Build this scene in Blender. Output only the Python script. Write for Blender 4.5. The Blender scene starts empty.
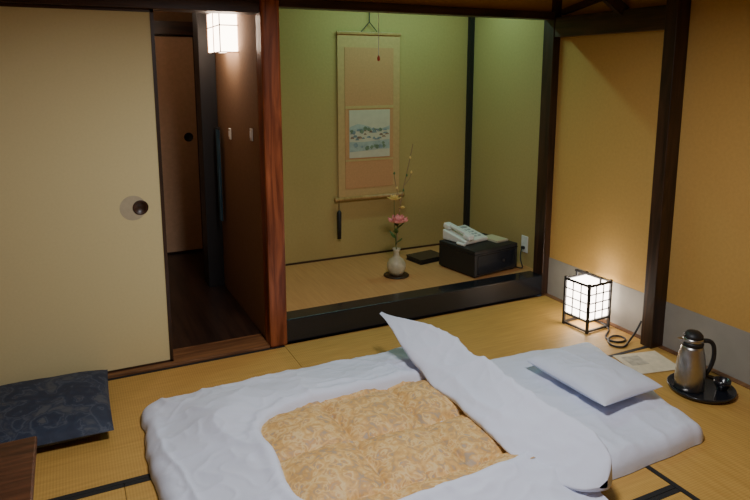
import bpy, bmesh, math, random
from mathutils import Vector, Matrix, noise
random.seed(3)
S=bpy.context.scene
COL=S.collection

# ---------------------------------------------------------------- materials
def new_mat(name):
    m=bpy.data.materials.new(name); m.use_nodes=True
    nt=m.node_tree; b=nt.nodes['Principled BSDF']; return m,nt,b
def plain(name,col,rough=.5,metal=0,emit=None,es=0,spec=None,nscale=30,namt=.06,bump=0.0,coat=0,bdist=.005):
    m,nt,b=new_mat(name)
    tc=nt.nodes.new('ShaderNodeTexCoord'); n=nt.nodes.new('ShaderNodeTexNoise')
    n.inputs['Scale'].default_value=nscale; n.inputs['Detail'].default_value=5
    nt.links.new(tc.outputs['Object'],n.inputs['Vector'])
    r=nt.nodes.new('ShaderNodeValToRGB')
    r.color_ramp.elements[0].position=.3; r.color_ramp.elements[1].position=.7
    r.color_ramp.elements[0].color=(*[c*(1-namt) for c in col],1)
    r.color_ramp.elements[1].color=(*[min(1,c*(1+namt)) for c in col],1)
    nt.links.new(n.outputs['Fac'],r.inputs['Fac']); nt.links.new(r.outputs['Color'],b.inputs['Base Color'])
    b.inputs['Roughness'].default_value=rough; b.inputs['Metallic'].default_value=metal
    if spec is not None: b.inputs['Specular IOR Level'].default_value=spec
    if coat: b.inputs['Coat Weight'].default_value=coat
    if emit: 
        b.inputs['Emission Color'].default_value=(*emit,1); b.inputs['Emission Strength'].default_value=es
    if bump:
        bp=nt.nodes.new('ShaderNodeBump'); bp.inputs['Strength'].default_value=bump; bp.inputs['Distance'].default_value=bdist
        nt.links.new(n.outputs['Fac'],bp.inputs['Height']); nt.links.new(bp.outputs['Normal'],b.inputs['Normal'])
    return m
def wood(name,c1,c2,scale=(1,1,1),rough=.4,bump=.15):
    m,nt,b=new_mat(name)
    tc=nt.nodes.new('ShaderNodeTexCoord'); mp=nt.nodes.new('ShaderNodeMapping')
    mp.inputs['Scale'].default_value=scale
    n=nt.nodes.new('ShaderNodeTexNoise'); n.inputs['Scale'].default_value=3; n.inputs['Detail'].default_value=8
    n.inputs['Distortion'].default_value=1.2
    nt.links.new(tc.outputs['Object'],mp.inputs['Vector']); nt.links.new(mp.outputs['Vector'],n.inputs['Vector'])
    r=nt.nodes.new('ShaderNodeValToRGB'); r.color_ramp.elements[0].position=.35; r.color_ramp.elements[1].position=.68
    r.color_ramp.elements[0].color=(*c1,1); r.color_ramp.elements[1].color=(*c2,1)
    nt.links.new(n.outputs['Fac'],r.inputs['Fac']); nt.links.new(r.outputs['Color'],b.inputs['Base Color'])
    b.inputs['Roughness'].default_value=rough
    bp=nt.nodes.new('ShaderNodeBump'); bp.inputs['Strength'].default_value=bump; bp.inputs['Distance'].default_value=.004
    nt.links.new(n.outputs['Fac'],bp.inputs['Height']); nt.links.new(bp.outputs['Normal'],b.inputs['Normal'])
    return m
def tatami(name,axis,c1,c2,period=.011):
    m,nt,b=new_mat(name)
    tc=nt.nodes.new('ShaderNodeTexCoord')
    w=nt.nodes.new('ShaderNodeTexWave'); w.wave_type='BANDS'; w.bands_direction=axis
    w.inputs['Scale'].default_value=.1/period*3.2; w.inputs['Distortion'].default_value=.3
    nt.links.new(tc.outputs['Object'],w.inputs['Vector'])
    n=nt.nodes.new('ShaderNodeTexNoise'); n.inputs['Scale'].default_value=5; n.inputs['Detail'].default_value=8
    mp=nt.nodes.new('ShaderNodeMapping'); mp.inputs['Scale'].default_value=(1,14,1) if axis=='X' else (14,1,1)
    nt.links.new(tc.outputs['Object'],mp.inputs['Vector']); nt.links.new(mp.outputs['Vector'],n.inputs['Vector'])
    a=nt.nodes.new('ShaderNodeMath'); a.operation='MULTIPLY_ADD'; a.inputs[1].default_value=.20
    nt.links.new(w.outputs['Fac'],a.inputs[0]); 
    a2=nt.nodes.new('ShaderNodeMath'); a2.operation='MULTIPLY'; a2.inputs[1].default_value=.80
    nt.links.new(n.outputs['Fac'],a2.inputs[0]); nt.links.new(a2.outputs[0],a.inputs[2])
    r=nt.nodes.new('ShaderNodeValToRGB'); r.color_ramp.elements[0].position=.15; r.color_ramp.elements[1].position=.85
    r.color_ramp.elements[0].color=(*c1,1); r.color_ramp.elements[1].color=(*c2,1)
    nt.links.new(a.outputs[0],r.inputs['Fac']); nt.links.new(r.outputs['Color'],b.inputs['Base Color'])
    b.inputs['Roughness'].default_value=.5
    bp=nt.nodes.new('ShaderNodeBump'); bp.inputs['Strength'].default_value=.15; bp.inputs['Distance'].default_value=.001
    nt.links.new(w.outputs['Fac'],bp.inputs['Height']); nt.links.new(bp.outputs['Normal'],b.inputs['Normal'])
    return m
def brocade(name,stops,scale,vor=9,rough=.7,k=.22,freq=14):
    m,nt,b=new_mat(name)
    tc=nt.nodes.new('ShaderNodeTexCoord')
    n0=nt.nodes.new('ShaderNodeTexNoise'); n0.inputs['Scale'].default_value=scale; n0.inputs['Detail'].default_value=3; n0.inputs['Distortion'].default_value=1.5
    nt.links.new(tc.outputs['Object'],n0.inputs['Vector'])
    v=nt.nodes.new('ShaderNodeTexVoronoi'); v.inputs['Scale'].default_value=vor; v.feature='SMOOTH_F1'
    mx=nt.nodes.new('ShaderNodeVectorMath'); mx.operation='MULTIPLY_ADD'; mx.inputs[1].default_value=(.06,.06,.06)
    nt.links.new(n0.outputs['Color'],mx.inputs[0]); nt.links.new(tc.outputs['Object'],mx.inputs[2]); nt.links.new(mx.outputs[0],v.inputs['Vector'])
    mu=nt.nodes.new('ShaderNodeMath'); mu.operation='MULTIPLY'; mu.inputs[1].default_value=freq
    nt.links.new(v.outputs['Distance'],mu.inputs[0])
    sn=nt.nodes.new('ShaderNodeMath'); sn.operation='SINE'; nt.links.new(mu.outputs[0],sn.inputs[0])
    ad=nt.nodes.new('ShaderNodeMath'); ad.operation='MULTIPLY_ADD'; ad.inputs[1].default_value=k
    nt.links.new(sn.outputs[0],ad.inputs[0]); nt.links.new(n0.outputs['Fac'],ad.inputs[2])
    r=nt.nodes.new('ShaderNodeValToRGB')
    els=r.color_ramp.elements
    while len(els)<len(stops): els.new(.5)
    for e,(p,c) in zip(els,stops): e.position=p; e.color=(*c,1)
    nt.links.new(ad.outputs[0],r.inputs['Fac']); nt.links.new(r.outputs['Color'],b.inputs['Base Color'])
    b.inputs['Roughness'].default_value=rough
    return m

M_gold=plain('plaster_gold',(.53,.315,.085),.9,nscale=60,namt=.04,bump=.15)
M_toko=plain('plaster_olive',(.43,.315,.115),.9,nscale=60,namt=.04,bump=.15)
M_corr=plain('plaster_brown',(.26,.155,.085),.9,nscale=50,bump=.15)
M_grey=plain('koshibari_paper',(.31,.29,.25),.8,nscale=12,namt=.05)
M_fus=plain('fusuma_paper',(.68,.59,.31),.8,nscale=90,namt=.02)
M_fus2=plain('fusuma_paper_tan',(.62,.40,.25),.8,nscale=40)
M_patch=plain('fusuma_patch',(.46,.40,.27),.8)
M_dark=wood('wood_dark_v',(.018,.008,.0045),(.058,.025,.013),(8,8,.7),.4)
M_darkh=wood('wood_dark_h',(.022,.01,.006),(.07,.03,.015),(.8,8,8),.4)
M_darky=wood('wood_dark_y',(.022,.01,.006),(.07,.03,.015),(8,.8,8),.4)
M_red=wood('wood_red_pillar',(.13,.028,.010),(.36,.10,.037),(9,9,.8),.36)
M_pull=plain('pull_brown',(.09,.03,.016),.35)
M_sill=wood('wood_sill',(.12,.05,.02),(.28,.13,.05),(.8,10,8),.4)
M_floorw=wood('wood_floor_dark',(.015,.008,.006),(.05,.026,.017),(8,.6,8),.3)
M_lac=plain('black_lacquer',(.010,.012,.018),.24,coat=.3)
M_blk=plain('black_matte',(.012,.012,.014),.5)
M_ceil=wood('wood_ceiling',(.16,.10,.05),(.28,.18,.09),(8,.6,8),.6)
M_tx=tatami('tatami_x','X',(.39,.215,.050),(.61,.365,.095))
M_ty=tatami('tatami_y','Y',(.39,.215,.050),(.61,.365,.095))
M_goza=tatami('goza','Y',(.44,.20,.07),(.62,.32,.12),.016)
M_heri=plain('heri_black',(.010,.010,.012),.7)
M_sheet=plain('cotton_white',(.68,.725,.87),.85,nscale=9,namt=.01,bump=.25,bdist=.02)
M_quilt=brocade('quilt_brocade',[(.20,(.40,.30,.20)),(.34,(.58,.33,.11)),(.46,(.70,.43,.15)),(.58,(.74,.54,.26)),(.68,(.60,.32,.10)),(.82,(.40,.34,.27))],24,17,.6,.16,11)
M_zab=brocade('zabuton_cloth',[(.3,(.020,.030,.060)),(.50,(.026,.040,.075)),(.57,(.065,.080,.115)),(.66,(.024,.036,.070)),(.8,(.07,.08,.10))],11,10)
M_steel=plain('brushed_steel',(.50,.49,.47),.33,metal=1)
M_white=plain('plastic_white',(.78,.78,.74),.35)
M_shoji=plain('shoji_glow',(.9,.85,.8),.8,emit=(1,.78,.60),es=15)
M_andon=plain('andon_paper',(.9,.88,.85),.8,emit=(1,.86,.74),es=12)

# ---------------------------------------------------------------- geometry helpers
def link(o,parent=None):
    COL.objects.link(o)
    if parent: o.parent=parent
    return o
def empty(name,loc=(0,0,0),rz=0):
    e=bpy.data.objects.new(name,None); e.location=loc; e.rotation_euler=(0,0,rz); e.empty_display_size=.1
    return link(e)
def mesh_obj(name,verts,faces,mat,parent=None,smooth=False,loc=None,rot=None):
    me=bpy.data.meshes.new(name); me.from_pydata(verts,[],faces); me.update()
    if smooth:
        for p in me.polygons: p.use_smooth=True
    me.materials.append(mat)
    o=bpy.data.objects.new(name,me)
    if loc: o.location=loc
    if rot: o.rotation_euler=rot
    return link(o,parent)
def box(name,a,b,mat,parent=None,bev=0,rot=None):
    a=Vector(a);b=Vector(b);c=(a+b)/2;h=(b-a)/2
    bm=bmesh.new(); bmesh.ops.create_cube(bm,size=2)
    for v in bm.verts: v.co=Vector((v.co.x*h.x,v.co.y*h.y,v.co.z*h.z))
    if bev: bmesh.ops.bevel(bm,geom=list(bm.edges),offset=bev,segments=2,profile=.5,affect='EDGES')
    me=bpy.data.meshes.new(name); bm.to_mesh(me); bm.free(); me.materials.append(mat)
    o=bpy.data.objects.new(name,me); o.location=c
    if rot: o.rotation_euler=rot
    return link(o,parent)
def lathe(name,prof,mat,parent=None,loc=(0,0,0),n=40,rot=None,smooth=True):
    vs=[];fs=[]
    for r,z in prof:
        for i in range(n):
            a=2*math.pi*i/n; vs.append((r*math.cos(a),r*math.sin(a),z))
    for j in range(len(prof)-1):
        for i in range(n):
            k=(i+1)%n; fs.append((j*n+i,j*n+k,(j+1)*n+k,(j+1)*n+i))
    fs.append(tuple(range(n-1,-1,-1))); fs.append(tuple((len(prof)-1)*n+i for i in range(n)))
    return mesh_obj(name,vs,fs,mat,parent,smooth,loc,rot)
def tube(name,pts,r,mat,parent=None,smooth=True):
    cu=bpy.data.curves.new(name,'CURVE'); cu.dimensions='3D'; cu.bevel_depth=r; cu.bevel_resolution=3; cu.use_fill_caps=True
    if smooth:
        sp=cu.splines.new('NURBS'); sp.points.add(len(pts)-1)
        for p,q in zip(sp.points,pts): p.co=(*q,1)
        sp.use_endpoint_u=True; sp.order_u=min(4,len(pts)); sp.resolution_u=8
    else:
        sp=cu.splines.new('POLY'); sp.points.add(len(pts)-1)
        for p,q in zip(sp.points,pts): p.co=(*q,1)
    cu.materials.append(mat)
    o=bpy.data.objects.new(name,cu); return link(o,parent)
def grid(name,nu,nv,f,mat,parent=None,loc=None,rot=None,closeu=False):
    vs=[];fs=[]
    for j in range(nv+1):
        for i in range(nu+1 if not closeu else nu):
            vs.append(tuple(f(i/nu,j/nv)))
    W=nu+1 if not closeu else nu
    for j in range(nv):
        for i in range(nu):
            k=(i+1)%W
            fs.append((j*W+i,j*W+k,(j+1)*W+k,(j+1)*W+i))
    return mesh_obj(name,vs,fs,mat,parent,True,loc,rot)
def sst(a,b,x):
    t=max(0,min(1,(x-a)/(b-a))); return t*t*(3-2*t)
def nz(x,y,z=0,s=1): return noise.noise(Vector((x*s,y*s,z)))
def ridge(x,y,z,s):
    # sharp cloth crease field, domain warped
    wx=x+.10*nz(x,y,z+31,3.5); wy=y+.10*nz(x,y,z+47,3.5)
    return max(0,1-abs(nz(wx,wy,z,s))*3.4)**2
def rumple(x,y,z):
    return .50*ridge(x*1.5+y*.4,y*.75-x*.2,z,3.4)+.32*ridge(x*.7,y*1.7+x*.5,z+3,4.6)+.18*ridge(x+y,y-x,z+6,8.5)

# ---------------------------------------------------------------- room shell
XL,XR,YF,YB,ZC=-1.75,2.90,-.85,3.30,2.30
floor=box('floor',(XL-.1,YF-.1,-.12),(XR+.02,3.42,-.062),M_darkh)
mats=[(-1.73,-.82,2.32,3.23,'x'),(-.82,1.0,2.32,3.23,'x'),(1.0,2.86,2.32,3.23,'x'),
      (-1.73,.09,1.41,2.32,'x'),(.09,1.91,1.41,2.32,'x'),(1.91,2.86,.5,2.32,'y'),
      (-1.73,.09,.5,1.41,'x'),(.09,1.91,.5,1.41,'x'),
      (-1.73,.09,-.41,.5,'x'),(.09,1.91,-.41,.5,'x'),(1.91,2.86,-.85,.5,'y'),(-1.73,1.91,-.85,-.41,'x')]
H=.022
for i,(x0,x1,y0,y1,d) in enumerate(mats):
    o=box('tatami_mat_%d'%i,(x0+.001,y0+.001,-.06),(x1-.001,y1-.001,0),M_tx if d=='x' else M_ty); o.parent=floor; o.location-=floor.location
    if d=='x':
        ed=[((x0+.001,y0+.001),(x1-.001,y0+H))]
        if y1<3.2 or x1<1.1: ed.append(((x0+.001,y1-H),(x1-.001,y1-.001)))
    else: ed=[((x0+.001,y0+.001),(x0+H,y1-.001))]
    for k,(p,q) in enumerate(ed):
        o=box('heri_%d_%d'%(i,k),(*p,-.01),(*q,.0015),M_heri); o.parent=floor; o.location-=floor.location

# right wall
box('wall_right',(XR,YF,0),(XR+.1,3.35,ZC),M_gold)
box('baseboard_right',(XR-.004,YF,0),(XR,3.27,.26),M_grey)
box('floor_edge_trim',(2.86,YF,-.06),(XR,3.27,.004),M_sill).name='trim_1'
# posts
box('post',(2.805,2.30,0),(2.90,2.375,ZC),M_dark,bev=.004)
box('post',(2.845,3.25,0),(2.94,3.35,ZC),M_dark,bev=.004)
box('trim_nageshi',(2.85,2.38,1.725),(XR,3.25,1.85),M_darky,bev=.003)
# ceiling brace
br=empty('ceiling_brace_beam')
def beam(name,p,q,w,h,mat,parent=None):
    p=Vector(p);q=Vector(q);d=q-p
    o=box(name,(-w/2,-h/2,-d.length/2),(w/2,h/2,d.length/2),mat,parent)
    o.location=(p+q)/2; o.rotation_euler=d.to_track_quat('Z','Y').to_euler(); return o
beam('beam_1',(2.88,2.72,1.84),(2.45,2.95,2.28),.06,.06,M_dark,br)
beam('beam_2',(2.89,3.22,1.88),(2.86,2.42,2.02),.035,.035,M_dark,br)

# back wall: header, fusuma, sill, pillar
box('wall_back_header',(XL,3.28,1.885),(XR,3.36,ZC),M_gold)
box('wall_back_left',(XL,3.36,0),(.33,3.42,1.9),M_gold)
box('trim_kamoi',(XL,3.24,1.80),(.92,3.38,1.90),M_darkh,bev=.003)
box('trim_tokonoma_lintel',(1.02,3.25,1.835),(2.845,3.33,1.88),M_darkh,bev=.003)
box('trim_sill',(XL,3.232,-.06),(.92,3.42,.012),M_sill,bev=.003)
box('tokonoma_pillar',(.92,3.22,0),(1.02,3.33,ZC),M_red,bev=.012)
# fusuma sliding doors
def fusuma(nm,x0,x1,y,mat,hz,hx,patch=None):
    e=empty(nm,((x0+x1)/2,y,0)); w=(x1-x0)/2
    box('panel',(-w+.015,-.012,.02),(w-.012,.012,1.79),mat,e)
    box('frame_left',(-w,-.016,.013),(-w+.018,.016,1.799),M_dark,e)
    box('frame_right',(w-.016,-.016,.013),(w,.016,1.799),M_dark,e)
    box('frame_top',(-w,-.016,1.785),(w,.016,1.799),M_darkh,e)
    box('frame_bottom',(-w,-.016,.013),(w,.016,.022),M_darkh,e)
    if patch: lathe('paper_patch',[(.0005,0),(.062,0),(.062,.0008),(.0005,.0008)],M_patch,e,(hx-.035,-.012,hz),rot=(math.pi/2,0,0),smooth=False)
    lathe('pull_ring',[(.034,0),(.036,.002),(.034,.003),(.028,.001),(.026,.0009),(.0005,.0009)],M_pull if patch else M_blk,e,(hx,-.0122,hz),rot=(math.pi/2,0,0),smooth=False)
    lathe('pull_rim',[(.031,.0),(.036,.0),(.037,.003),(.034,.005),(.031,.003),(.030,.0008)],M_dark if patch else M_blk,e,(hx,-.0124,hz),rot=(math.pi/2,0,0))
    return e
fusuma('door_1',-.50,.41,3.285,M_fus,.845,.342,True)
fusuma('door_1b',-1.40,-.47,3.325,M_fus,.845,-.3).name='door_2'

# corridor behind the opening
box('corridor_floor',(.30,3.42,-.12),(1.30,5.45,.005),M_floorw).name='floor_corridor'
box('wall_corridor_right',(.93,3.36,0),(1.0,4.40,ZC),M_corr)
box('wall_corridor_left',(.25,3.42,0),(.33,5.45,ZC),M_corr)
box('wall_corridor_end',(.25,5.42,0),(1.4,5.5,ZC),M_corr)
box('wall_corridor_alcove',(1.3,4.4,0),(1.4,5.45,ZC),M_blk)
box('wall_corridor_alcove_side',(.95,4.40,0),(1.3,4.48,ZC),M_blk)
box('ceiling_corridor',(.25,3.36,ZC),(1.4,5.5,ZC+.05),M_ceil)
box('trim_corridor_lintel',(.33,5.3,1.80),(1.3,5.42,1.9),M_darkh)
box('post',(.82,4.38,.005),(.93,4.54,ZC),M_blk,bev=.003)
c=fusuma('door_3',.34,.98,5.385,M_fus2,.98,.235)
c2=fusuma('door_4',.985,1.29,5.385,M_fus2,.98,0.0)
# wall lantern in corridor
L=empty('wall_lantern',(.93,3.90,1.75))
box('paper_box',(-.105,-.165,-.125),(-.005,.165,.10),M_shoji,L)
for y in (-.17,0,.17): box('slat_v',(-.110,y-.003,-.13),(-.104,y+.003,.105),M_sill,L)
for z in (-.13,.02,.105): 
    box('slat_h',(-.110,-.17,z-.003),(-.104,.17,z+.003),M_sill,L)
    box('slat_side',(-.11,-.172,z-.003),(0,-.165,z+.003),M_sill,L)
for nm,y,z in (('light_switch',4.02,1.12),('light_switch',3.50,1.16)):
    e=empty(nm,(.93,y,z)); box('plate',(-.008,-.022,-.035),(0,.022,.035),M_white,e,.003); box('rocker',(-.013,-.010,-.018),(-.008,.010,.018),M_white,e,.002)
# bluish reflection by the post, put in as a coloured strip
M_blue=plain('blue_reflection',(.04,.10,.15),.8)
def fcl(u,v): return (.008*math.sin(u*16)-.015, -.045+.09*u, -.62*v+.34)
hc=empty('blue_reflection_strip',(.915,4.27,.79))
grid('reflection_strip',30,12,fcl,M_blue,hc)
tube('rail',[(-.015,-.06,.345),(-.015,.06,.345)],.005,M_blk,hc,False)  # added rail and bracket, they only carry the reflection strip
tube('added_bracket',[(-.015,.06,.345),(.015,.06,.345)],.005,M_blk,hc,False)

# tokonoma alcove
box('wall_tokonoma_left',(1.00,3.36,0),(1.05,4.35,ZC),M_toko)
box('wall_tokonoma_back',(1.0,4.25,0),(3.0,4.35,ZC),M_toko)
box('wall_tokonoma_right',(2.90,3.35,0),(3.0,4.25,ZC),M_toko)
box('ceiling_tokonoma',(1.0,3.36,ZC),(3.0,4.35,ZC+.05),M_ceil)
box('floor_tokonoma',(1.05,3.37,0),(2.90,4.25,.132),M_goza)
box('trim_tokonoma_step',(1.02,3.25,0),(2.845,3.375,.138),M_lac,bev=.006)
box('trim_tokonoma_corner',(2.862,4.212,.132),(2.90,4.25,ZC),M_blk)
box('trim_tokonoma_base_back',(1.05,4.242,.132),(2.862,4.25,.145),M_darkh)

# rest of room
box('wall_left',(XL-.1,YF,0),(XL,3.36,ZC),M_gold)
box('wall_front',(XL-.1,YF-.1,0),(XR+.1,YF,ZC),M_gold)
box('ceiling',(XL-.1,YF-.1,ZC),(XR+.1,3.36,ZC+.06),M_ceil)

# ---------------------------------------------------------------- hanging scroll
M_sc1=plain('scroll_silk_tan',(.52,.33,.14),.8,nscale=40)
M_sc2=plain('scroll_silk_rose',(.54,.27,.12),.8,nscale=80,namt=.06)
M_sc3=plain('scroll_gold_band',(.52,.36,.15),.7)
M_wood=wood('scroll_rod',(.35,.2,.07),(.5,.3,.12),(3,8,8))
M_pap2=plain('painting_paper',(.56,.50,.38),.8,nscale=20,namt=.05)
M_ink1=plain('ink_blue_grey',(.20,.25,.27),.8,nscale=40,namt=.3)
M_ink2=plain('ink_roof_brown',(.26,.16,.11),.8,nscale=40,namt=.3)
M_ink3=plain('ink_green',(.17,.22,.14),.8,nscale=60,namt=.3)
M_ink4=plain('ink_water',(.36,.40,.37),.8,nscale=30,namt=.15)
sc=empty('hanging_scroll',(2.005,4.235,0))
box('silk_outer',(-.25,-.003,.59),(.25,.003,1.775),M_sc1,sc)
box('silk_inner',(-.195,-.006,.66),(.195,-.003,1.68),M_sc2,sc)
box('band_top',(-.195,-.008,1.245),(.195,-.005,1.265),M_sc3,sc)
box('band_bottom',(-.195,-.008,.86),(.195,-.005,.875),M_sc3,sc)
box('painting',(-.165,-.010,.885),(.165,-.006,1.235),M_pap2,sc)
def flat(name,pts,mat,y=-.0106):
    mesh_obj(name,[(x,y,z) for x,z in pts],[tuple(range(len(pts)))],mat,sc)
# painted landscape: far hills, water, town roofs, trees
flat('painted_hills',[(-.163,1.085)]+[(-.163+.0163*i,1.11+.022*abs(nz(i*.37,1,5,1))+.02*math.sin(i*.33)) for i in range(21)]+[(.163,1.085)],M_ink4,-.0104)
flat('painted_water',[(-.163,.93),(-.163,1.005),(-.05,1.0),(.163,1.015),(.163,.945)],M_ink4,-.0105)
rr=random.Random(5)
for i in range(26):
    x=-.145+.29*rr.random(); z=1.01+.075*rr.random(); w_=.012+.014*rr.random(); h_=.010+.008*rr.random()
    flat('painted_roof',[(x-w_,z),(x-w_*.5,z+h_),(x+w_*.5,z+h_),(x+w_,z)],[M_ink1,M_ink2,M_ink1][i%3],-.0108-.00002*i)
for i in range(22):
    x=-.155+.31*rr.random(); z=(.95 if i%2 else 1.06)+.04*rr.random(); r_=.007+.010*rr.random()
    flat('painted_tree',[(x+r_*math.cos(a*.7)*(1+.3*math.sin(a*3+i)),z+r_*math.sin(a*.7)) for a in range(9)],M_ink3 if i%3 else M_ink1,-.0114-.00002*i)
box('rod_top',(-.255,-.012,1.77),(.255,.008,1.79),M_wood,sc,.003)
lathe('rod_bottom',[(.0005,-.285),(.018,-.285),(.018,-.262),(.014,-.26),(.014,.26),(.018,.262),(.018,.285),(.0005,.285)],M_wood,sc,(0,-.012,.585),rot=(0,math.pi/2,0))
tube('cord_left',[(-.07,-.004,1.785),(0,-.004,1.86)],.003,M_blk,sc,False)
tube('cord_right',[(.07,-.004,1.785),(0,-.004,1.86)],.003,M_blk,sc,False)
tube('cord_up',[(0,-.004,1.86),(0,-.004,2.29)],.004,M_blk,sc,False)
tube('weight_cord',[(-.255,-.02,.58),(-.255,-.02,.5)],.002,M_blk,sc,False)
lathe('weight',[(.0005,0),(.014,.003),(.016,.10),(.017,.20),(.010,.215),(.0005,.218)],M_blk,sc,(-.255,-.02,.29))

# light pull cord (hangs from tokonoma lamp)
pc=empty('pull_cord',(1.72,3.5,0))
tube('cord',[(0,0,1.60),(0,0,2.295)],.0022,M_white,pc,False)
lathe('knob',[(.0005,0),(.008,.004),(.009,.02),(.004,.034),(.0005,.036)],plain('red_knob',(.5,.05,.03),.4),pc,(0,0,1.57))

# ---------------------------------------------------------------- vase with flowers
vs=empty('flower_vase',(1.955,3.70,.133))
M_cer=plain('ceramic_beige',(.46,.42,.28),.45,nscale=18,namt=.2)
lathe('mat_disc',[(.0005,0),(.085,0),(.088,.004),(.085,.008),(.0005,.008)],M_dark,vs)
lathe('vase_body',[(.0005,.008),(.038,.008),(.055,.03),(.065,.06),(.063,.09),(.048,.115),(.026,.132),(.019,.150),(.021,.175),(.029,.192),(.025,.19),(.015,.17),(.0005,.16)],M_cer,vs)
M_stem=plain('stem_green',(.08,.13,.03),.6); M_twig=plain('twig_brown',(.30,.20,.10),.7)
M_pink=plain('petal_pink',(.90,.34,.33),.6,nscale=60,namt=.2); M_leaf=plain('leaf_green',(.07,.15,.04),.5); M_yel=plain('petal_yellow',(.78,.58,.20),.6)
tube('twig_tall',[(0,0,.17),(.01,0,.4),(.05,.01,.6),(.10,0,.80),(.12,0,.90)],.0032,M_twig,vs)
tube('twig_branch',[(.03,0,.5),(-.01,0,.62),(-.02,0,.70)],.0024,M_twig,vs)
tube('twig_branch_2',[(.06,.01,.62),(.10,0,.66),(.11,0,.70)],.0024,M_twig,vs)
tube('stem_pink',[(0,0,.17),(-.01,0,.28),(.0,-.02,.38)],.003,M_stem,vs)
tube('stem_yellow',[(0,0,.17),(-.02,0,.35),(-.02,0,.53)],.0025,M_stem,vs)
def petal(name,parent,loc,az,tilt,l,w,mat,cup=.3):
    def f(u,v):
        ww=w*math.sin(math.pi*min(1,max(0.02,v))**.8)*.5
        s=(u-.5)*2
        return (s*ww, v*l, cup*l*(s*s*.4)*(v)+cup*l*v*v*.6)
    o=grid(name,6,8,f,mat,parent,loc)
    o.rotation_euler=(tilt,0,az); return o
def flower(parent,loc,r,mat,layers=3,n=7):
    for L_ in range(layers):
        for i in range(n-L_):
            petal('petal',parent,loc,2*math.pi*i/(n-L_)+L_*.5,-.1+.5*L_,r*(1-.16*L_),r*.95,mat,.6)
flower(vs,(0,-.02,.375),.068,M_pink,4,8)
flower(vs,(-.02,0,.53),.045,M_yel,3,6)
flower(vs,(.035,-.01,.47),.022,M_yel,2,5)
for i,(z,az) in enumerate(((.26,.4),(.30,2.6),(.33,4.4),(.23,3.4),(.35,5.6))):
    petal('leaf',vs,(-.005,-.005,z),az,.5,.075,.035,M_leaf,.2)
for i,(x,z) in enumerate(((-.02,.70),(.11,.70),(.05,.58),(.0,.60),(.075,.68),(.10,.80))):
    lathe('bud',[(.0005,0),(.006,.005),(.006,.014),(.0005,.022)],M_yel if i%2 else M_leaf,vs,(x,0,z),n=10)

# ---------------------------------------------------------------- black box, telephone, folder, outlet
bx=empty('safe_box',(2.565,3.615,.133),math.radians(9))
box('body',(-.205,-.185,.008),(.205,.185,.190),M_blk,bx,.006)
box('lid_line',(-.207,-.188,.162),(.207,.188,.166),M_lac,bx)
box('front_panel',(-.18,-.191,.02),(.18,-.183,.152),M_lac,bx,.003)
lathe('lock',[(.0005,0),(.010,0),(.010,.005),(.0005,.005)],M_blk,bx,(.06,-.191,.09),n=20,rot=(math.pi/2,0,0))
for x in (-.17,.17):
    for y in (-.15,.15): box('foot',(x-.02,y-.02,0),(x+.02,y+.02,.01),M_blk,bx)
ph=empty('telephone',(2.505,3.69,.324),math.radians(12)); ph.scale=(1.15,1.15,1.15)
vsx=[(-.10,-.10,0),(.10,-.10,0),(.10,.10,0),(-.10,.10,0),(-.10,-.10,.025),(.10,-.10,.025),(.10,.10,.065),(-.10,.10,.065)]
o=mesh_obj('base',vsx,[(3,2,1,0),(4,5,6,7),(0,1,5,4),(1,2,6,5),(2,3,7,6),(3,0,4,7)],M_white,ph)
bm_=o.modifiers.new('b','BEVEL'); bm_.width=.008; bm_.segments=3
hs=empty('handset_group'); hs.parent=ph; hs.location=(-.062,0,.052); hs.rotation_euler=(.2,0,0)
box('handset_grip',(-.018,-.10,.016),(.018,.10,.034),M_white,hs,.006)
box('handset_ear',(-.026,.06,-.004),(.026,.115,.03),M_white,hs,.01)
box('handset_mouth',(-.026,-.115,-.004),(.026,-.06,.03),M_white,hs,.01)
M_btn=plain('button_grey',(.40,.42,.44),.5)
for i in range(3):
    for j in range(4):
        y=-.07+j*.03; zz=.025+(y+.1)/.2*.04
        box('key',(-.012+i*.03,y,zz-.002),(.008+i*.03,y+.016,zz+.005),M_btn,ph,.002)
box('display',(-.015,.055,.055),(.075,.085,.063),M_btn,ph)
coil=[(-.125-.010*math.cos(t*1.2),-.06-.0010*t,.012+.008*math.sin(t*1.2)) for t in range(60)]
tube('coil_cord',coil,.003,M_white,ph)
nb=empty('notepad',(2.695,3.60,.324),.16); box('pages',(-.055,-.08,0),(.055,.08,.012),plain('paper_cream',(.55,.5,.36),.8),nb,.001); box('cover',(-.055,-.08,.012),(.055,.08,.015),plain('paper_tan',(.6,.52,.33),.7),nb)
fo=empty('black_folder',(2.33,3.94,.133),math.radians(9))
box('cover_bottom',(-.12,-.09,0),(.12,.09,.004),M_blk,fo); box('pages',(-.115,-.085,.004),(.118,.085,.03),M_blk,fo,.002); box('cover_top',(-.12,-.09,.03),(.12,.09,.035),M_lac,fo,.001)
wo=empty('wall_outlet',(2.90,3.51,.29)); box('plate',(-.008,-.035,-.06),(0,.035,.06),M_white,wo,.003)
box('plug',(-.03,-.012,-.035),(-.008,.012,-.015),M_blk,wo,.004)
tube('phone_cable',[(2.875,3.51,.265),(2.84,3.50,.22),(2.85,3.47,.145),(2.82,3.42,.139),(2.80,3.50,.137),(2.795,3.62,.137)],.004,M_blk)

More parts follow.
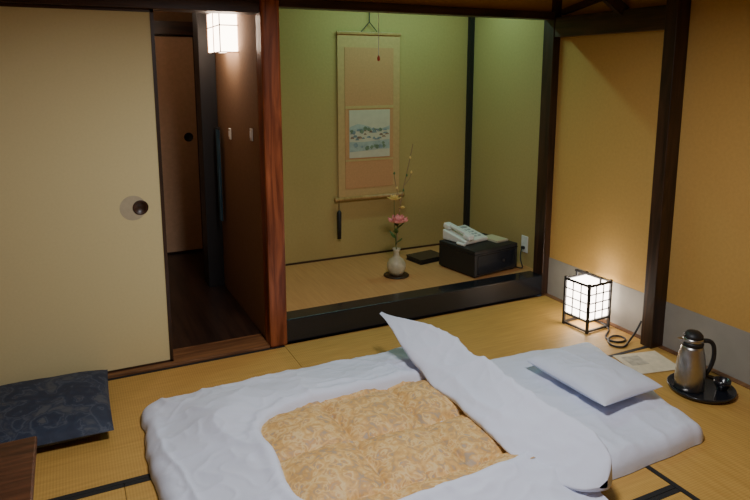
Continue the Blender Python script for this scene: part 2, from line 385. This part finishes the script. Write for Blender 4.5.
# ---------------------------------------------------------------- paper lantern (andon)
an=empty('andon_lantern',(2.725,2.71,0),math.radians(4))
h=.090
box('paper_shade',(-h+.006,-h+.006,.075),(h-.006,h-.006,.282),M_andon,an)
for sx in (-1,1):
    for sy in (-1,1): box('leg',(sx*h-.007,sy*h-.007,0),(sx*h+.007,sy*h+.007,.30),M_blk,an)
for z in (.012,.072,.285):
    for s in (-1,1):
        box('rail_x',(-h,s*h-.006,z-.006),(h,s*h+.006,z+.006),M_blk,an); box('rail_y',(s*h-.006,-h,z-.006),(s*h+.006,h,z+.006),M_blk,an)
for s in (-1,1):
    for z in (.125,.178,.231):
        box('slat_x',(-h,s*h-.003,z-.0028),(h,s*h+.003,z+.0028),M_blk,an); box('slat_y',(s*h-.003,-h,z-.0028),(s*h+.003,h,z+.0028),M_blk,an)
    for x in (-.03,.03):
        box('slat_vx',(x-.0028,s*h-.003,.07),(x+.0028,s*h+.003,.285),M_blk,an); box('slat_vy',(s*h-.003,x-.0028,.07),(s*h+.003,x+.0028,.285),M_blk,an)
for s in (-1,1): box('handle_post',(-.005,s*h*.99-.005,.28),(.005,s*h*.99+.005,.32),M_blk,an)
box('handle_bar',(-.007,-h-.01,.316),(.007,h+.01,.328),M_blk,an)
tube('power_cord',[(2.80,2.66,.02),(2.82,2.6,.005),(2.74,2.56,.005),(2.66,2.50,.006),(2.70,2.42,.006),(2.79,2.44,.006),(2.78,2.52,.006),(2.68,2.50,.012),(2.62,2.42,.006),(2.68,2.36,.006),(2.76,2.42,.006),(2.84,2.44,.03),(2.88,2.44,.10)],.0055,M_blk)

# leaflet
lf=empty('information_leaflet',(2.65,2.19,.002),math.radians(-12))
M_pap=plain('paper_leaflet',(.68,.60,.45),.7,nscale=25,namt=.10)
box('sheet',(-.13,-.11,0),(.13,.11,.002),M_pap,lf); box('photo_print',(-.10,-.02,.002),(.0,.08,.0026),plain('print_grey',(.46,.42,.34),.5,nscale=30,namt=.3),lf)

# ---------------------------------------------------------------- tray, thermos, cup
tr=empty('round_tray',(2.64,1.865,.0))
lathe('tray_body',[(.0005,.0),(.12,.0),(.142,.010),(.150,.024),(.145,.026),(.137,.014),(.12,.010),(.0005,.010)],M_lac,tr,n=56)
th=empty('thermos_jug',(2.60,1.900,.0105),math.radians(-35)); th.scale=(1,1,1.06)
lathe('jug_body',[(.0005,0),(.064,0),(.067,.006),(.067,.03),(.065,.10),(.060,.15),(.051,.19),(.046,.205),(.0005,.205)],M_steel,th)
lathe('collar',[(.0005,.203),(.047,.203),(.049,.214),(.047,.222),(.0005,.222)],M_blk,th)
lathe('lid_band',[(.0005,.221),(.046,.221),(.045,.240),(.0005,.240)],M_steel,th)
lathe('lid',[(.0005,.239),(.045,.239),(.043,.252),(.030,.266),(.0005,.27)],M_blk,th)
tube('jug_handle',[(.042,0,.225),(.085,0,.235),(.104,0,.19),(.098,0,.11),(.064,0,.06)],.010,M_blk,th)
mesh_obj('spout',[(-.038,-.014,.2),(-.038,.014,.2),(-.070,-.006,.232),(-.070,.006,.232),(-.035,-.018,.232),(-.035,.018,.232)],[(0,2,3,1),(0,4,2),(1,3,5),(2,4,5,3)],M_steel,th)
cp=empty('tea_cup',(2.72,1.815,.0105)); lathe('cup_body',[(.0005,0),(.022,0),(.024,.006),(.036,.03),(.038,.05),(.035,.05),(.032,.03),(.0005,.012)],M_lac,cp)

# ---------------------------------------------------------------- bedding
# mattress
Q=[(.45,1.50),(2.285,1.56),(2.50,2.45),(.45,2.60)]
def fm(u,v):
    p0=Vector(Q[0])*(1-u)+Vector(Q[1])*u; p1=Vector(Q[3])*(1-u)+Vector(Q[2])*u
    p=p0*(1-v)+p1*v
    eu=min(u,1-u)*1.9; ev=min(v,1-v)*.95
    e=min(eu,ev)
    cx=max(0,.06-eu);cy=max(0,.06-ev); rr=math.hypot(cx,cy); e=.06-rr if (cx>0 and cy>0) else e
    z=.003+.066*math.sqrt(max(0,1-(1-min(1,max(0,e)/.06))**2))
    w=.010*nz(p.x,p.y,1,4)+.015*rumple(p.x*1.0,p.y*1.0,4)
    z+=w*min(1,max(0,e)/.05)
    if cx>0 and cy>0 and rr>.06:
        k=(rr-.06); su=1 if u<.5 else -1; sv=1 if v<.5 else -1
        p.x+=su*k*.7; p.y+=sv*k*.7
    p.x+=.014*nz(p.x,p.y,7,5); p.y+=.016*nz(p.x,p.y,9,5)
    return (p.x,p.y,max(.003,z))
grid('futon_mattress',230,140,fm,M_sheet)

# duvet
DX0,DX1,DY0,DY1=.19,1.56,1.30,2.84
def dbase(x,y):
    e=min(x-DX0,y-DY0,DY1-y)
    rc=.12
    cx=max(0,rc-(x-DX0)); cy=max(0,rc-min(y-DY0,DY1-y))
    if cx>0 and cy>0: e=rc-math.hypot(cx,cy)
    e=max(0,e)
    z=.006+.050*math.sqrt(max(0,1-(1-min(1,e/.06))**2))+.060*sst(.05,.36,e)
    z+=.018*nz(x,y,2,3.2)*min(1,e/.08)
    return z,e
def hole(x,y):
    hx,hy,r=.46,.365,.19
    dx=abs(x-1.06)-hx+r; dy=abs(y-2.03)-hy+r
    return math.hypot(max(dx,0),max(dy,0))+min(max(dx,dy),0)-r+.016*nz(x,y,3,5)+.005*nz(x,y,5,12)
def fd(u,v):
    x=DX0+(DX1-DX0)*u; y=DY0+(DY1-DY0)*v
    z,e=dbase(x,y); d=hole(x,y)
    z+=.021*rumple(x*.9,y*.9,11)*min(1,e/.05)*sst(-.01,.05,d)
    z+=.012*math.exp(-((d-.03)/.025)**2)
    z-=.06*(1-sst(-.02,.012,d))
    rc=.12; cx=max(0,rc-(x-DX0)); cy=max(0,rc-min(y-DY0,DY1-y))
    if cx>0 and cy>0:
        r=math.hypot(cx,cy)
        if r>rc:
            k=rc/r; sx=DX0+rc-cx*k; sy=(DY0+rc-cy*k) if y<(DY0+DY1)/2 else (DY1-rc+cy*k); x,y=sx,sy
    g=1-min(1,e/.3)
    x+=(.020*nz(x,y,11,4)+.010*nz(x,y,15,13))*g; y+=(.022*nz(x,y,13,4)+.010*nz(x,y,17,13))*g
    return (x,y,max(.004,z))
dv=empty('duvet')
grid('duvet_cover',230,230,fd,M_sheet,dv)
def fq(u,v):
    x=.58+(1.54-.58)*u; y=1.63+(2.43-1.63)*v
    z,e=dbase(x,y)
    xx=x+.016*nz(x,y,51,6); yy=y+.016*nz(x,y,53,6)
    a=abs(math.sin(math.pi*(xx-.58)/.32)); b=abs(math.sin(math.pi*(yy-1.74)/.32))
    pf=(min(1,a*1.25)*min(1,b*1.25))**.5
    z+=-.036+.046*pf+.012*(rumple(x*1.8,y*1.8,33)-.2)*(1.3-pf)
    return (x,y,z)
grid('quilt_inner',200,180,fq,M_quilt,dv)
# folded-back head end: leaning flap with a crisp upper edge
prof=[(1.375,.128),(1.380,.145),(1.42,.168),(1.47,.198),(1.52,.230),(1.555,.254),(1.575,.252),(1.580,.225),(1.585,.17),(1.59,.10),(1.57,.06),(1.52,.06),(1.45,.08),(1.395,.108)]
def smoothloop(P,n):
    out=[];m=len(P)
    for i in range(n):
        t=i/n*m; k=int(t); f=t-k
        p0,p1,p2,p3=[Vector(P[(k+j-1)%m]) for j in range(4)]
        out.append(.5*((2*p1)+(-p0+p2)*f+(2*p0-5*p1+4*p2-p3)*f*f+(-p0+3*p1-3*p2+p3)*f**3))
    return out
NP=98; PL=smoothloop(prof,NP)
def ff(u,v):
    p=PL[int(round(u*NP))%NP]; w=v*2-1
    y=2.11+.69*w
    far=1-sst(.35,1.02,w)*.93; near=max(.02,1-max(0,-w)**7)**.5
    s=max(.03,min(far,near))
    cx=1.48-.09*sst(.3,1,w)+.075*sst(-.3,-1,w); cz=.16+.115*sst(.15,1,w)-.045*sst(-.3,-1,w)
    x=cx+(p.x-1.48)*s*(1+.25*sst(-.2,-.9,w)); z=cz+(p.y-.16)*s
    top=sst(.10,.17,p.y)
    k=.014*nz(x*.5,y,21,5)+.024*(rumple(x*1.2,y*.8,61)-.2)
    z+=k*top*s; x+=(k*.3+.02*nz(y,0,71,5))*s
    return (x,y,max(.03,z))
grid('folded_end',NP,190,ff,M_sheet,dv,closeu=True)

def cushion(name,w,d,h,mat,loc,rz,n=46,pinch=.06,seed=0,cre=.004):
    e=empty(name,loc,rz)
    def pt(u,v,sg):
        a,b=2*u-1,2*v-1
        x=a*w/2*(1-pinch*(1-b*b)*abs(a)**3*.6); y=b*d/2*(1-pinch*(1-a*a)*abs(b)**3*.6)
        t=(max(0,1-abs(a)**3.2)*max(0,1-abs(b)**3.2))**.5
        z=h/2*t*(1.0+ .14*nz(x,y,seed,6)) 
        z+= cre*(nz(x,y,seed+3,14)+3*(rumple(x*1.3,y*1.3,seed+5)-.2))*t
        return (x,y,h*.42+ (z if sg>0 else -h/2*t*.8))
    top=lambda u,v: pt(u,v,1); bot=lambda u,v: pt(u,1-v,-1)
    grid('cushion_top',n,n,top,mat,e); grid('cushion_bottom',n,n,bot,mat,e)
    return e
cushion('pillow',.36,.50,.095,M_sheet,(2.10,2.04,.092),math.radians(2),seed=2,n=80,cre=.004)
zb=cushion('zabuton_cushion',.60,.60,.11,M_zab,(-.215,2.94,.002),math.radians(-1),seed=8,pinch=.03,cre=.002)
# low wooden table at lower left
lt=empty('low_table',(-.62,2.0,0))
M_tab=wood('table_wood',(.05,.017,.010),(.13,.045,.022),(1,8,8),.35)
box('top',(-.45,-.30,.275),(.45,.26,.30),M_tab,lt,.006)
box('apron_front',(-.40,-.25,.21),(.40,-.23,.275),M_tab,lt); box('apron_back',(-.40,.20,.21),(.40,.22,.275),M_tab,lt)
box('apron_l',(-.40,-.25,.21),(-.38,.22,.275),M_tab,lt); box('apron_r',(.38,-.25,.21),(.40,.22,.275),M_tab,lt)
for x in (-.39,.39):
    for y in (-.24,.21): box('leg',(x-.025,y-.025,0),(x+.025,y+.025,.275),M_tab,lt,.004)

# ---------------------------------------------------------------- lights (ceiling and tube fixtures, bare corridor point)
LX,LY=.95,1.45
cl=empty('ceiling_lamp',(LX,LY,0))
box('lamp_shade_plate',(-.3,-.3,2.2),(.3,.3,2.23),M_white,cl)
for s in (-1,1):
    box('shade_side_x',(-.31,s*.3-.01,2.11),(.31,s*.3+.01,2.23),M_dark,cl); box('shade_side_y',(s*.3-.01,-.31,2.11),(s*.3+.01,.31,2.23),M_dark,cl)
tube('stem',[(0,0,2.23),(0,0,2.30)],.012,M_blk,cl,False)
def area(name,loc,sx,sy,power,col,rot=(0,0,0)):
    l=bpy.data.lights.new(name,'AREA'); l.shape='RECTANGLE'; l.size=sx; l.size_y=sy; l.energy=power; l.color=col
    o=bpy.data.objects.new(name,l); o.location=loc; o.rotation_euler=rot; return link(o)
area('ceiling_lamp_light',(LX,LY,2.19),.35,.35,41,(.98,.97,.98))
area('tokonoma_tube_light',(2.15,3.80,2.2),1.1,.06,8.5,(.46,1.0,.82),(math.radians(-6),0,0))
tl=empty('tube_lamp',(2.15,3.80,0)); box('housing',(-.6,-.04,2.22),(.6,.04,2.295),M_white,tl,.005)
l=bpy.data.lights.new('corridor_light','POINT'); l.energy=2.4; l.color=(1,.78,.58); l.shadow_soft_size=.08  # point light with no fixture modelled around it
o=bpy.data.objects.new('corridor_light',l); o.location=(.62,4.5,1.95); link(o)

w=bpy.data.worlds.new('world'); S.world=w; w.use_nodes=True
w.node_tree.nodes['Background'].inputs[0].default_value=(.5,.55,.65,1); w.node_tree.nodes['Background'].inputs[1].default_value=.05

# ---------------------------------------------------------------- camera
cam=bpy.data.cameras.new('camera'); co=bpy.data.objects.new('camera',cam); link(co)
co.location=(0,0,1.5); co.rotation_euler=(math.radians(80),0,math.radians(-25.85))
cam.sensor_width=36; cam.lens=36*635/750; cam.shift_y=-65/750; cam.clip_start=.05
S.camera=co
